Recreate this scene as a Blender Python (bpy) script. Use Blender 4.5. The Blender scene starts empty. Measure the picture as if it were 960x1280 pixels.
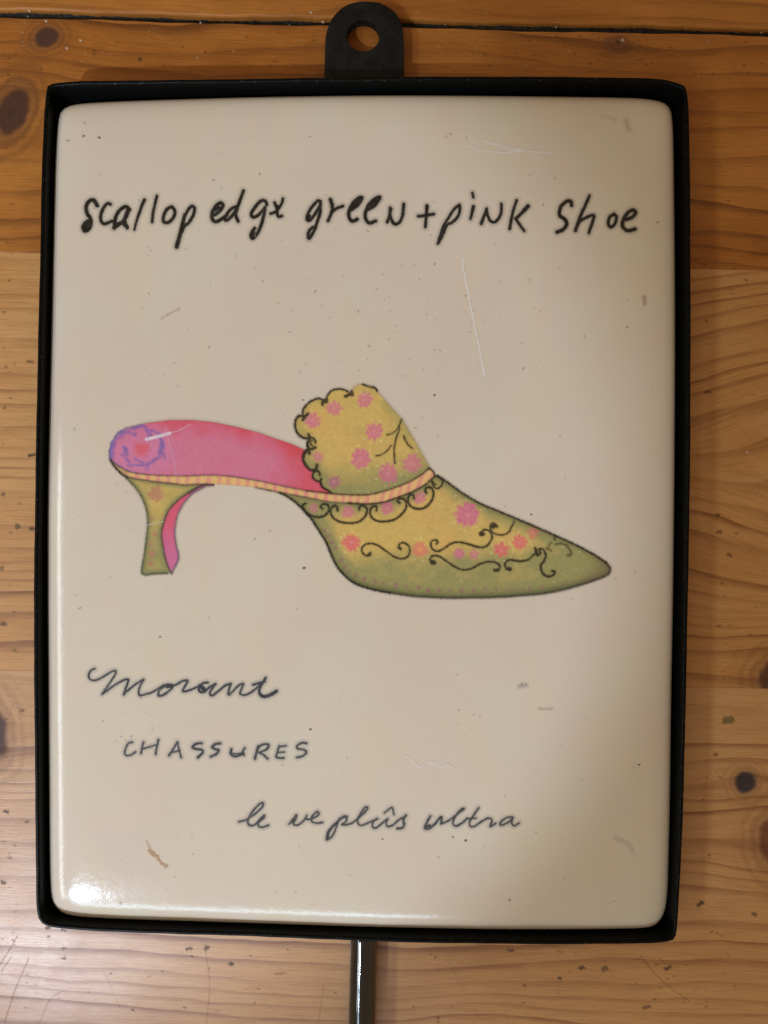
import bpy, bmesh, math, random
import numpy as np
from mathutils import Vector

random.seed(7)
rng = np.random.default_rng(11)
MM = 0.001
CAM_Z = 190.0            # camera height above the table, mm
F = 961.0                # focal length in photo pixels (photo is 960 x 1280)

# ------------------------------------------------------------------ camera
scene = bpy.context.scene
cam_data = bpy.data.cameras.new("camera")
cam = bpy.data.objects.new("camera", cam_data)
scene.collection.objects.link(cam)
cam.location = (0, 0, CAM_Z * MM)
cam.rotation_euler = (0, 0, 0)
cam_data.sensor_fit = 'HORIZONTAL'
cam_data.sensor_width = 36.0
cam_data.lens = 36.0 * F / 960.0
cam_data.clip_start = 0.005
cam_data.clip_end = 50.0
scene.camera = cam

# ------------------------------------------------------------------ world (dim warm room) and lamps
world = bpy.data.worlds.new("World")
scene.world = world
world.use_nodes = True
bg = world.node_tree.nodes["Background"]
bg.inputs[0].default_value = (1.0, 0.665, 0.36, 1)
bg.inputs[1].default_value = 0.325

def area_light(name, loc, target, sx, sy, energy, color):
    d = bpy.data.lights.new(name, 'AREA')
    d.shape = 'RECTANGLE'; d.size = sx * MM; d.size_y = sy * MM
    d.energy = energy; d.color = color
    o = bpy.data.objects.new(name, d)
    scene.collection.objects.link(o)
    o.location = Vector(loc) * MM
    o.rotation_euler = (Vector(target) - Vector(loc)).to_track_quat('-Z', 'Y').to_euler()
    return o

win = area_light("window_light", (-640, -300, 660), (-20, -300, 0), 95, 760, 2.5, (0.84, 0.95, 1.0))
win.rotation_euler = (0.0, -math.atan2(620, 660), 0.0)      # its long side runs along the table
area_light("sky_window", (-150, -540, 470), (-60, -40, 0), 400, 65, 1.0, (0.58, 0.80, 1.0))
sd = bpy.data.lights.new("shadow_edge_spot", 'SPOT')  # added sky-coloured spot; its cone edge stands in for an unseen person's shadow
sd.energy = 38.0; sd.color = (0.64, 0.77, 1.0); sd.shadow_soft_size = 0.014
sd.spot_size = math.radians(12.3); sd.spot_blend = 0.10
so = bpy.data.objects.new("shadow_edge_spot", sd)
scene.collection.objects.link(so)
so.location = Vector((-500, -670, 850)) * MM
so.rotation_euler = (Vector((-74, 0, 0)) - Vector((-500, -670, 850))).to_track_quat('-Z', 'Y').to_euler()
so.scale = (1.10, 0.80, 1.0)

scene.view_settings.view_transform = 'Standard'
scene.view_settings.look = 'None'
scene.view_settings.gamma = 1.0
scene.view_settings.exposure = 0.0
scene.render.engine = 'CYCLES'
scene.cycles.use_denoising = True

# ------------------------------------------------------------------ helpers
def PX(x, y, z):
    """photo pixel -> world mm on the horizontal plane at height z"""
    k = (CAM_Z - z) / F
    return ((x - 480.0) * k, (640.0 - y) * k, z)

def new_obj(name, me, parent=None, mat=None):
    o = bpy.data.objects.new(name, me)
    scene.collection.objects.link(o)
    if parent is not None:
        o.parent = parent
    if mat is not None and me is not None:
        me.materials.append(mat)
    return o

def mesh_from(name, verts, faces, smooth=False):
    me = bpy.data.meshes.new(name)
    me.from_pydata([(v[0] * MM, v[1] * MM, v[2] * MM) for v in verts], [], faces)
    me.validate(); me.update()
    if smooth:
        me.polygons.foreach_set('use_smooth', [True] * len(me.polygons))
    return me

def lin(c):
    c = np.asarray(c, float) / 255.0
    return np.where(c <= 0.04045, c / 12.92, ((c + 0.055) / 1.055) ** 2.4)

def resample_closed(pts, n, rounds=2):
    p = np.array(pts, float)
    # closed centripetal-ish smoothing: Catmull-Rom
    out = []
    m = len(p)
    for i in range(m):
        p0, p1, p2, p3 = p[(i - 1) % m], p[i], p[(i + 1) % m], p[(i + 2) % m]
        seg = np.linalg.norm(p2 - p1)
        k = max(2, int(seg / 2))
        t0 = (p2 - p0); t1 = (p3 - p1)
        l0 = max(np.linalg.norm(t0), 1e-6); l1 = max(np.linalg.norm(t1), 1e-6)
        t0 = t0 / l0 * seg; t1 = t1 / l1 * seg
        for j in range(k):
            s = j / k
            h = (2*s**3-3*s**2+1, s**3-2*s**2+s, -2*s**3+3*s**2, s**3-s**2)
            out.append(h[0]*p1 + h[1]*t0 + h[2]*p2 + h[3]*t1)
    q = np.array(out)
    d = np.linalg.norm(np.roll(q, -1, 0) - q, axis=1)
    s = np.concatenate([[0], np.cumsum(d)])
    qq = np.vstack([q, q[:1]])
    tt = np.linspace(0, s[-1], n, endpoint=False)
    return np.stack([np.interp(tt, s, qq[:, 0]), np.interp(tt, s, qq[:, 1])], 1)

# ---- tiny node language
class NT:
    def __init__(self, mat):
        self.nt = mat.node_tree
        self.n = self.nt.nodes
    def link(self, a, b): self.nt.links.new(a, b)
    def put(self, sock, v):
        if isinstance(v, E): self.link(v.s, sock)
        elif hasattr(v, 'is_output'): self.link(v, sock)
        else: sock.default_value = v
    def math(self, op, a, b=None, c=None, clamp=False):
        m = self.n.new('ShaderNodeMath'); m.operation = op; m.use_clamp = clamp
        self.put(m.inputs[0], a)
        if b is not None: self.put(m.inputs[1], b)
        if c is not None: self.put(m.inputs[2], c)
        return E(self, m.outputs[0])
    def vec(self, x, y, z):
        c = self.n.new('ShaderNodeCombineXYZ')
        for i, v in enumerate((x, y, z)): self.put(c.inputs[i], v)
        return c.outputs[0]
    def noise(self, vec, scale=1.0, detail=2.0, rough=0.5, color=False):
        t = self.n.new('ShaderNodeTexNoise'); t.noise_dimensions = '3D'
        self.link(vec, t.inputs['Vector'])
        t.inputs['Scale'].default_value = scale
        t.inputs['Detail'].default_value = detail
        t.inputs['Roughness'].default_value = rough
        return E(self, t.outputs['Fac'])
    def ss(self, x, a, b):
        m = self.n.new('ShaderNodeMapRange'); m.interpolation_type = 'SMOOTHSTEP'
        self.put(m.inputs[0], x); self.put(m.inputs[1], a); self.put(m.inputs[2], b)
        m.inputs[3].default_value = 0; m.inputs[4].default_value = 1
        return E(self, m.outputs[0])
    def mix(self, f, a, b):
        m = self.n.new('ShaderNodeMix'); m.data_type = 'RGBA'; m.clamp_factor = True
        self.put(m.inputs[0], f)
        for i, v in ((6, a), (7, b)):
            if isinstance(v, tuple): m.inputs[i].default_value = (*v[:3], 1)
            else: self.put(m.inputs[i], v)
        return m.outputs[2]
    def coords(self):
        t = self.n.new('ShaderNodeTexCoord')
        s = self.n.new('ShaderNodeSeparateXYZ')
        self.link(t.outputs['Object'], s.inputs[0])
        return E(self, s.outputs[0]) * 1000.0, E(self, s.outputs[1]) * 1000.0, E(self, s.outputs[2]) * 1000.0

class E:
    def __init__(self, t, s): self.t = t; self.s = s
    def __add__(self, o): return self.t.math('ADD', self, o)
    __radd__ = __add__
    def __sub__(self, o): return self.t.math('SUBTRACT', self, o)
    def __rsub__(self, o): return self.t.math('SUBTRACT', o, self)
    def __mul__(self, o): return self.t.math('MULTIPLY', self, o)
    __rmul__ = __mul__
    def __truediv__(self, o): return self.t.math('DIVIDE', self, o)
    def __pow__(self, o): return self.t.math('POWER', self, o)

def new_mat(name):
    m = bpy.data.materials.new(name); m.use_nodes = True
    b = m.node_tree.nodes['Principled BSDF']
    return m, b, NT(m)

# ------------------------------------------------------------------ pine boards
SLOPE = math.atan2(23.0, 960.0)
K0 = CAM_Z / F
def LOC(x, y):
    """photo pixel on the table -> local mm of the (slightly turned) table"""
    X, Y, _ = PX(x, y, 0)
    c, s = math.cos(SLOPE), math.sin(SLOPE)
    return X * c - Y * s, X * s + Y * c

def wood_material(name, light, mid, dark, period, seed, knots, spreads, line_str=0.75, patch=0.5, warp=1.0):
    m, b, t = new_mat(name)
    u, v, w = t.coords()
    w2 = v + 0.0
    # grain pushed apart around knots
    for (cx, cy, rx, ry, a) in spreads:
        dx = (u - cx) / rx; dy = (v - cy)
        r2 = dx * dx + (dy / ry) * (dy / ry)
        g = t.math('EXPONENT', r2 * -1.0)
        w2 = w2 - dy * g * a
    big = t.noise(t.vec(u * 0.011, v * 0.03, seed), 1.0, 2.0, 0.5)
    med = t.noise(t.vec(u * 0.035, v * 0.11, seed + 4.0), 1.0, 3.0, 0.55)
    w3 = w2 + (big - 0.5) * (16.0 * warp) + (med - 0.5) * (3.0 * warp)
    spn = t.noise(t.vec(0.0, w3 * 0.045, seed + 9.0), 1.0, 1.0, 0.5)
    s = w3 / period + (spn - 0.5) * 5.0
    saw = t.math('FRACT', s)
    up = t.ss(saw, 0.35, 0.92)
    dn = 1.0 - t.ss(saw, 0.94, 1.0)
    ring = (up ** 2.0) * dn
    idx = t.math('FLOOR', s)
    wn = t.n.new('ShaderNodeTexWhiteNoise'); wn.noise_dimensions = '1D'
    t.put(wn.inputs['W'], idx + seed)
    rstr = E(t, wn.outputs['Value']) * 0.65 + 0.35
    fade = t.noise(t.vec(u * 0.02, v * 0.08, seed + 21.0), 1.0, 2.0, 0.5)
    ring = ring * rstr * (t.ss(fade, 0.25, 0.65) * 0.8 + 0.2)
    fib = t.noise(t.vec(u * 0.12, w2 * 2.6, seed + 31.0), 1.0, 4.0, 0.65)
    pore = t.noise(t.vec(u * 0.35, w2 * 7.0, seed + 41.0), 1.0, 3.0, 0.6)
    pat = t.noise(t.vec(u * 0.012, v * 0.035, seed + 51.0), 1.0, 3.0, 0.55)
    blot = t.noise(t.vec(u * 0.06, v * 0.09, seed + 61.0), 1.0, 4.0, 0.6)
    base = t.mix((t.ss(pat, 0.3, 0.7) * patch + (blot - 0.5) * 1.3), light, mid)
    col = t.mix(ring * line_str, base, dark)
    col = t.mix((fib - 0.5) * 1.5, col, dark)
    col = t.mix(t.ss(pore, 0.56, 0.74) * 0.34, col, dark)
    col = t.mix(t.ss(fib, 0.5, 0.25) * 0.28, col, tuple(min(1, c * 1.25) for c in light))
    kn = t.noise(t.vec(u * 0.28, v * 0.28, seed + 71.0), 1.0, 4.0, 0.6)
    knr = t.noise(t.vec(u * 0.9, v * 0.9, seed + 75.0), 1.0, 3.0, 0.6)
    krough = 0.0
    for (cx, cy, rx, ry, ang, kc, halo, ks, hs) in knots:
        ca, sa = math.cos(ang), math.sin(ang)
        dx = u - cx; dy = v - cy
        a1 = (dx * ca + dy * sa) / rx
        a2 = (dy * ca - dx * sa) / ry
        r0 = t.math('SQRT', a1 * a1 + a2 * a2)
        r = r0 + (kn - 0.5) * 0.55 + (med - 0.5) * 0.6
        hring = t.math('SINE', r * 11.0 + knr * 2.0) * 0.38 + 0.62
        col = t.mix((1.0 - t.ss(r, 0.9, 2.7)) * hring * hs, col, halo)
        crk = t.ss(t.noise(t.vec(a1 * 1.4 + cx, a2 * 6.0, seed + 81.0), 1.0, 3.0, 0.6), 0.55, 0.68)
        core = t.mix(knr * 0.6 + crk * 0.3, tuple(c * 1.15 for c in kc), tuple(c * 0.45 for c in kc))
        core = t.mix((1.0 - t.ss(t.math('SINE', r * 19.0), -0.6, 0.6)) * 0.35, core, tuple(c * 1.5 for c in kc))
        col = t.mix((1.0 - t.ss(r, 0.55, 1.15)) * ks, col, core)
        krough = (1.0 - t.ss(r, 0.6, 1.3)) * 0.35 + krough
    t.put(b.inputs['Base Color'], col)
    rgh = 0.25 + blot * 0.20 + ring * 0.08 + krough
    t.put(b.inputs['Roughness'], rgh)
    b.inputs['Specular IOR Level'].default_value = 0.42
    bump = t.n.new('ShaderNodeBump'); bump.inputs['Strength'].default_value = 0.25
    bump.inputs['Distance'].default_value = 0.0002
    hgt = fib * 0.5 + pore * 0.35 + (1.0 - ring) * 0.3 + kn * 0.3
    t.put(bump.inputs['Height'], hgt)
    t.link(bump.outputs[0], b.inputs['Normal'])
    return m

def rotp(x, y): return LOC(x, y)
def kn(x, y, rx, ry, ang, kc, halo, ks=0.9, hs=0.6):
    a, b_ = LOC(x, y)
    return (a, b_, rx * K0, ry * K0, ang, kc, halo, ks, hs)
def sp(x, y, rx, ry, a):
    c, d = LOC(x, y)
    return (c, d, rx * K0, ry * K0, a)

OR_L = (0.46, 0.178, 0.034); OR_M = (0.31, 0.097, 0.012); OR_D = (0.13, 0.036, 0.005)
PA_L = (0.56, 0.292, 0.104); PA_M = (0.48, 0.212, 0.060); PA_D = (0.19, 0.062, 0.014)
MI_L = (0.56, 0.300, 0.120); MI_M = (0.46, 0.215, 0.075); MI_D = (0.21, 0.074, 0.022)
KN = (0.050, 0.024, 0.018); KB = (0.030, 0.022, 0.026); HA = (0.17, 0.060, 0.016)

woodA = wood_material('pine_dark', OR_L, OR_M, OR_D, 5.5, 3.1, [], [])
woodB = wood_material('pine_orange', OR_L, OR_M, OR_D, 6.0, 17.3,
    [kn(58, 47, 17, 14, 0.4, (0.050, 0.017, 0.007), HA, 0.92, 0.75), kn(16, 140, 22, 36, -0.35, (0.045, 0.014, 0.005), HA, 0.92, 0.85),
     kn(772, 56, 22, 14, 0.0, (0.14, 0.05, 0.016), HA, 0.7, 0.4)],
    [sp(58, 47, 110, 32, 0.85), sp(18, 140, 110, 70, 0.85), sp(772, 56, 80, 24, 0.6)], 1.0, 0.9)
woodC = wood_material('pine_pale', PA_L, PA_M, PA_D, 4.4, 29.7,
    [kn(968, 850, 24, 26, 0.0, (0.07, 0.026, 0.012), HA, 0.9, 0.55)],
    [sp(1035, 590, 190, 190, 0.9), sp(985, 862, 80, 95, 0.75)], 1.0, 0.8, 0.55)
woodD = wood_material('pine_mid', MI_L, MI_M, MI_D, 5.2, 44.4,
    [kn(-8, 915, 22, 36, 0.15, (0.06, 0.035, 0.034), HA, 0.9, 0.5), kn(932, 978, 15.5, 15.5, 0.0, KB, HA, 0.97, 0.35),
     kn(968, 1050, 22, 32, 0.0, (0.11, 0.032, 0.012), HA, 0.8, 0.45)],
    [sp(-8, 915, 130, 62, 0.88), sp(932, 978, 90, 34, 0.8), sp(968, 1050, 70, 45, 0.7)], 0.95, 0.6, 0.8)

slab_mat, b_, t_ = new_mat('table_underside')
u, v, w = t_.coords()
t_.put(b_.inputs['Base Color'], t_.mix(t_.noise(t_.vec(u * 0.1, v * 0.6, w), 1.0, 3.0), (0.02, 0.012, 0.006), (0.05, 0.03, 0.015)))
b_.inputs['Roughness'].default_value = 0.9

XW, YW = 420.0, 420.0
TH = 18.0
def box_mesh(name, x0, x1, y0, y1, z0, z1, bev=0.0):
    bm = bmesh.new()
    vs = [bm.verts.new((x * MM, y * MM, z * MM)) for z in (z0, z1) for y in (y0, y1) for x in (x0, x1)]
    for f in ((0, 2, 3, 1), (4, 5, 7, 6), (0, 1, 5, 4), (2, 6, 7, 3), (0, 4, 6, 2), (1, 3, 7, 5)):
        bm.faces.new([vs[i] for i in f])
    bm.normal_update()
    if bev > 0:
        es = [e for e in bm.edges if all(abs(v.co.z - z1 * MM) < 1e-7 for v in e.verts)]
        bmesh.ops.bevel(bm, geom=es, offset=bev * MM, segments=2, affect='EDGES', profile=0.5)
    me = bpy.data.meshes.new(name); bm.to_mesh(me); bm.free()
    return me

table = new_obj('table_top', box_mesh('table_top', -XW, XW, -YW, YW, -TH - 8, -TH - 0.05), None, slab_mat)
table['kind'] = 'structure'
table['label'] = 'varnished knotty pine table top of wide glued boards'
table.rotation_euler = (0, 0, -SLOPE)
yAB = LOC(480, 29)[1]; yBC = LOC(480, 326.5)[1]; yCD = LOC(480, 849)[1]
planks = []
for (y0, y1, mat, bev) in ((yAB + 1.0, YW, woodA, 0.5), (yBC, yAB - 1.0, woodB, 0.06),
                           (yCD, yBC - 0.03, woodC, 0.04), (-YW, yCD - 0.03, woodD, 0.04)):
    o = new_obj('plank', box_mesh('plank', -XW, XW, y0, y1, -TH, 0.0, bev), table, mat)
    planks.append(o)
# the two upper boards get slightly uneven edges along the open joint
def ragged_edge(o, yside, amp, seed):
    bm = bmesh.new(); bm.from_mesh(o.data)
    es = [e for e in bm.edges if abs((e.verts[0].co - e.verts[1].co).x) > 0.5]
    bmesh.ops.subdivide_edges(bm, edges=es, cuts=320, use_grid_fill=True)
    for vtx in bm.verts:
        if abs(vtx.co.y * 1000 - yside) < 1.0:
            x = vtx.co.x * 1000
            n = math.sin(x * 0.21 + seed) * 0.3 + math.sin(x * 0.083 + 2 * seed) * 0.45 + math.sin(x * 0.57 + 3 * seed) * 0.2
            vtx.co.y += amp * n * MM
    bm.to_mesh(o.data); bm.free()
ragged_edge(planks[0], yAB + 1.0, 0.35, 1.3)
ragged_edge(planks[1], yAB - 1.0, 0.30, 4.1)

# grime and lint packed in the open joint
dm, b_, t_ = new_mat('joint_grime')
u, v, w = t_.coords()
gn = t_.noise(t_.vec(u * 0.8, v * 1.2, w), 1.0, 5.0, 0.7)
t_.put(b_.inputs['Base Color'], t_.mix(t_.ss(gn, 0.45, 0.72), (0.008, 0.007, 0.004), (0.045, 0.038, 0.026)))
b_.inputs['Roughness'].default_value = 0.95
vs, fs = [], []
N = 900
for i in range(N + 1):
    x = -XW + 1 + (2 * XW - 2) * i / N
    for j, yy in enumerate((-1.5, -0.5, 0.4, 1.5)):
        z = -1.7 + random.uniform(-0.3, 0.4) + (0.3 * math.sin(x * 0.05))
        vs.append((x, yAB + yy, z))
for i in range(N):
    for j in range(3):
        a = i * 4 + j
        fs.append((a, a + 4, a + 5, a + 1))
grime = new_obj('joint_grime', mesh_from('joint_grime', vs, fs), table, dm)
grime['kind'] = 'stuff'

# ------------------------------------------------------------------ soft-edged ink sheets
RES = 0.7   # photo pixels per grid cell

def ink_material(name, rough=0.22, spec=0.45, coat=0.0):
    m, b, t = new_mat(name)
    a = t.n.new('ShaderNodeAttribute'); a.attribute_name = 'ink'
    t.link(a.outputs['Color'], b.inputs['Base Color'])
    b.inputs['Roughness'].default_value = rough
    b.inputs['Specular IOR Level'].default_value = spec
    tr = t.n.new('ShaderNodeBsdfTransparent')
    mx = t.n.new('ShaderNodeMixShader')
    t.link(a.outputs['Alpha'], mx.inputs[0])
    t.link(tr.outputs[0], mx.inputs[1]); t.link(b.outputs[0], mx.inputs[2])
    t.link(mx.outputs[0], t.n['Material Output'].inputs['Surface'])
    return m

class Sheet:
    """a small raster in photo pixels that becomes a flat mesh with ink colour and cover per vertex"""
    def __init__(self, x0, y0, x1, y1, res=RES):
        self.x0, self.y0, self.res = x0, y0, res
        self.w = int((x1 - x0) / res) + 1; self.h = int((y1 - y0) / res) + 1
        self.X, self.Y = np.meshgrid(x0 + np.arange(self.w) * res, y0 + np.arange(self.h) * res)
        self.rgb = np.zeros((self.h, self.w, 3)); self.a = np.zeros((self.h, self.w))
    def over(self, al, col):
        al = np.clip(al, 0, 1)
        col = np.asarray(col, float)
        if col.ndim == 1: col = np.broadcast_to(col, self.rgb.shape)
        na = al + self.a * (1 - al)
        s = np.maximum(na, 1e-6)
        self.rgb = (col * al[..., None] + self.rgb * (self.a * (1 - al))[..., None]) / s[..., None]
        self.a = na
    def stroke_sd(self, strokes):
        """signed distance to a set of strokes; each stroke = list of (x, y, width)"""
        sd = np.full((self.h, self.w), 99.0)
        for st in strokes:
            p = np.array(st, float)
            q = spline(p)
            for (x, y, w_) in q:
                R = w_ / 2 + 6
                i0 = max(0, int((x - R - self.x0) / self.res)); i1 = min(self.w, int((x + R - self.x0) / self.res) + 2)
                j0 = max(0, int((y - R - self.y0) / self.res)); j1 = min(self.h, int((y + R - self.y0) / self.res) + 2)
                if i0 >= i1 or j0 >= j1: continue
                d = np.hypot(self.X[j0:j1, i0:i1] - x, self.Y[j0:j1, i0:i1] - y) - w_ / 2
                np.minimum(sd[j0:j1, i0:i1], d, out=sd[j0:j1, i0:i1])
        return sd
    def poly_sd(self, pts):
        """signed distance (negative inside) to a closed polygon"""
        p = np.array(pts, float); n = len(p)
        inside = np.zeros((self.h, self.w), bool); d = np.full((self.h, self.w), 1e9)
        for i in range(n):
            a, b = p[i], p[(i + 1) % n]
            e = b - a; L2 = max(e @ e, 1e-9)
            tx = np.clip(((self.X - a[0]) * e[0] + (self.Y - a[1]) * e[1]) / L2, 0, 1)
            dd = (self.X - a[0] - tx * e[0]) ** 2 + (self.Y - a[1] - tx * e[1]) ** 2
            np.minimum(d, dd, out=d)
            c = ((a[1] > self.Y) != (b[1] > self.Y))
            if abs(b[1] - a[1]) > 1e-9:
                xi = a[0] + (self.Y - a[1]) * (b[0] - a[0]) / (b[1] - a[1])
                inside ^= c & (self.X < xi)
        d = np.sqrt(d)
        return np.where(inside, -d, d)
    def noise(self, scale, seed, octaves=3):
        return vnoise(self.X / scale, self.Y / scale, seed, octaves)
    def build(self, name, mat, parent, z, thr=0.012, local=None):
        keep_v = self.a > thr
        keep = keep_v[:-1, :-1] | keep_v[1:, :-1] | keep_v[:-1, 1:] | keep_v[1:, 1:]
        jj, ii = np.nonzero(keep)
        idx = np.stack([jj * self.w + ii, (jj + 1) * self.w + ii, (jj + 1) * self.w + ii + 1, jj * self.w + ii + 1], 1)
        used, inv = np.unique(idx, return_inverse=True)
        inv = inv.reshape(idx.shape)
        xs = self.X.ravel()[used]; ys = self.Y.ravel()[used]
        k = (CAM_Z - z) / F
        co = np.stack([(xs - 480) * k * MM, (640 - ys) * k * MM, np.full(len(xs), z * MM)], 1)
        if local is not None:
            c, s = math.cos(SLOPE), math.sin(SLOPE)
            co = np.stack([co[:, 0] * c - co[:, 1] * s, co[:, 0] * s + co[:, 1] * c, co[:, 2]], 1)
        me = bpy.data.meshes.new(name)
        me.vertices.add(len(used)); me.loops.add(len(idx) * 4); me.polygons.add(len(idx))
        me.vertices.foreach_set('co', co.ravel().astype(np.float32))
        me.loops.foreach_set('vertex_index', inv.ravel().astype(np.int32))
        me.polygons.foreach_set('loop_start', (np.arange(len(idx)) * 4).astype(np.int32))
        me.update(calc_edges=True)
        at = me.color_attributes.new('ink', 'FLOAT_COLOR', 'POINT')
        rgba = np.concatenate([self.rgb.reshape(-1, 3)[used], self.a.ravel()[used][:, None]], 1)
        at.data.foreach_set('color', np.clip(rgba, 0, 1).ravel().astype(np.float32))
        me.validate()
        return new_obj(name, me, parent, mat)

def spline(p, step=0.8):
    if len(p) == 1: return p
    out = []
    n = len(p)
    for i in range(n - 1):
        p0 = p[max(i - 1, 0)]; p1 = p[i]; p2 = p[i + 1]; p3 = p[min(i + 2, n - 1)]
        L = np.hypot(*(p2 - p1)[:2]); k = max(1, int(L / step))
        for j in range(k):
            s = j / k
            out.append(0.5 * ((2 * p1) + (p2 - p0) * s + (2 * p0 - 5 * p1 + 4 * p2 - p3) * s * s + (3 * p1 - p0 - 3 * p2 + p3) * s ** 3))
    out.append(p[-1])
    return np.array(out)

def vnoise(x, y, seed, octaves=3):
    r = np.random.default_rng(seed); T = r.random((256, 256))
    out = np.zeros_like(x); amp = 1.0; tot = 0
    for o in range(octaves):
        xi = np.floor(x).astype(int); yi = np.floor(y).astype(int)
        fx = x - xi; fy = y - yi
        fx = fx * fx * (3 - 2 * fx); fy = fy * fy * (3 - 2 * fy)
        g = lambda a, b: T[(yi + b) % 256, (xi + a) % 256]
        out += amp * ((g(0, 0) * (1 - fx) + g(1, 0) * fx) * (1 - fy) + (g(0, 1) * (1 - fx) + g(1, 1) * fx) * fy)
        tot += amp; amp *= 0.5; x = x * 2.03 + 17; y = y * 2.03 + 5
    return out / tot

def sstep(x, a, b):
    t = np.clip((x - a) / (b - a), 0, 1)
    return t * t * (3 - 2 * t)

def Z(ox, oy, s, pts, w, taper=None):
    """stroke traced on an enlarged view: origin, scale, points, width in photo pixels"""
    out = []
    n = len(pts)
    for i, p in enumerate(pts):
        ww = w
        if taper is not None: ww = w + (taper - w) * i / max(1, n - 1)
        if len(p) > 2: ww = p[2]
        out.append((ox + p[0] / s, oy + p[1] / s, ww))
    return out

# ------------------------------------------------------------------ the plaque
plaque = bpy.data.objects.new('wall_plaque', None)
scene.collection.objects.link(plaque)
plaque.empty_display_size = 0.02
plaque['label'] = 'cream shoe plaque in black metal tray with hanging tab and rod, on pine boards'
plaque['category'] = 'plaque'

# black painted metal
bm_, b_, t_ = new_mat('black_painted_metal')
u, v, w = t_.coords()
n1 = t_.noise(t_.vec(u, v, w), 0.35, 4.0, 0.6)
n2 = t_.noise(t_.vec(u, v, w), 2.2, 3.0, 0.6)
wear = t_.ss(t_.noise(t_.vec(u, v, w + 30.0), 0.9, 5.0, 0.7), 0.68, 0.78)
cc = t_.mix(n1, (0.0012, 0.0016, 0.0014), (0.003, 0.0035, 0.003))
chip = t_.ss(t_.noise(t_.vec(u, v, w), 1.5, 5.0, 0.75), 0.60, 0.68) * t_.ss(w, 9.45, 9.75)
cc = t_.mix(wear * 0.2, cc, (0.045, 0.042, 0.038))
t_.put(b_.inputs['Base Color'], t_.mix(chip * 0.55, cc, (0.16, 0.16, 0.155)))
t_.put(b_.inputs['Roughness'], 0.26 + n1 * 0.2)
b_.inputs['Specular IOR Level'].default_value = 0.10
bp = t_.n.new('ShaderNodeBump'); bp.inputs['Strength'].default_value = 0.35; bp.inputs['Distance'].default_value = 0.0002
t_.put(bp.inputs['Height'], n2 * 0.6 + n1 * 0.8); t_.link(bp.outputs[0], b_.inputs['Normal'])
tab_m, b_, t_ = new_mat('dull_black_metal')
u, v, w = t_.coords()
n1 = t_.noise(t_.vec(u, v, w), 0.30, 5.0, 0.65)
n2 = t_.noise(t_.vec(u, v, w), 1.8, 4.0, 0.65)
t_.put(b_.inputs['Base Color'], t_.mix(t_.ss(n1, 0.35, 0.7), (0.004, 0.004, 0.0035), (0.012, 0.012, 0.010)))
t_.put(b_.inputs['Roughness'], 0.5 + n2 * 0.2)
b_.inputs['Specular IOR Level'].default_value = 0.2
bp = t_.n.new('ShaderNodeBump'); bp.inputs['Strength'].default_value = 0.5; bp.inputs['Distance'].default_value = 0.0003
t_.put(bp.inputs['Height'], n2); t_.link(bp.outputs[0], b_.inputs['Normal'])
rod_m, b_, t_ = new_mat('glossy_black_rod')
u, v, w = t_.coords()
n1 = t_.noise(t_.vec(u, v * 0.4, w), 0.8, 3.0, 0.6)
t_.put(b_.inputs['Base Color'], t_.mix(n1, (0.003, 0.004, 0.005), (0.006, 0.007, 0.008)))
t_.put(b_.inputs['Roughness'], 0.06 + n1 * 0.05)
b_.inputs['Specular IOR Level'].default_value = 0.95

RIM = [(59, 107), (63, 104.5), (72, 102.8), (90, 101.2), (120, 100.2), (180, 99.6), (240, 98.8), (320, 97.2), (400, 96.2), (455, 95.6),
       (520, 95.2), (600, 95), (680, 95), (760, 95.6), (800, 96.2), (822, 97.5), (836, 99.5), (847, 103), (854, 105), (857, 108), (859.5, 116),
       (861.3, 132), (862.3, 160), (863.2, 220), (864, 330), (864.2, 440), (863.7, 540), (863, 610), (860.8, 740), (858.6, 860), (855.2, 990),
       (851.5, 1085), (849, 1130), (847, 1160), (845.2, 1172), (842.5, 1175.5), (836, 1177.5), (822, 1179.5), (800, 1180.6), (740, 1181.2), (660, 1181), (560, 1179.6),
       (480, 1178), (400, 1175), (300, 1171), (220, 1168.3), (141, 1165.6), (105, 1163.6), (78, 1161.2), (61, 1159), (52, 1155), (47.5, 1149),
       (45.4, 1140), (44.4, 1128), (43.8, 1090), (43.4, 1040), (42.6, 920), (41.6, 800), (41.6, 720), (42.6, 640), (44.4, 540), (46.8, 431),
       (49.2, 320), (51.2, 215), (53.4, 160), (56, 125)]
TILE = [(75, 141), (82, 134.2), (95.4, 130.2), (122, 127.8), (180, 125.3), (240, 123.4), (320, 121.2), (400, 119.8), (480, 119), (560, 119.2), (640, 119.9), (720, 120.9),
        (780, 122), (804, 123.1), (822.5, 125.8), (833, 130), (838.6, 137), (840.7, 150), (842, 175), (843, 243), (844, 340), (844.2, 446), (843.7, 560), (843, 640),
        (841.8, 740), (839.6, 860), (837.8, 1000), (836, 1080), (834.6, 1117), (832, 1135), (827.5, 1147), (820, 1156), (809, 1159.6), (785, 1160.9), (740, 1161.6), (680, 1162),
        (600, 1161.6), (520, 1160), (450, 1158.4), (340, 1155), (240, 1151.8), (160, 1149.2), (106, 1146.5), (87, 1144), (75, 1139.2), (67, 1130.5),
        (63.2, 1114), (61.6, 1060), (60.8, 960), (60, 860), (59.4, 740), (59.4, 640), (61, 540), (63.6, 431), (66, 320), (68.4, 220), (70, 182), (72, 155)]
RIM_Z = 10.0; TILE_Z = 8.3; EDGE_Z = 6.2

def to_mm(arr, z): return np.array([PX(x, y, z)[:2] for x, y in arr])

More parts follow.
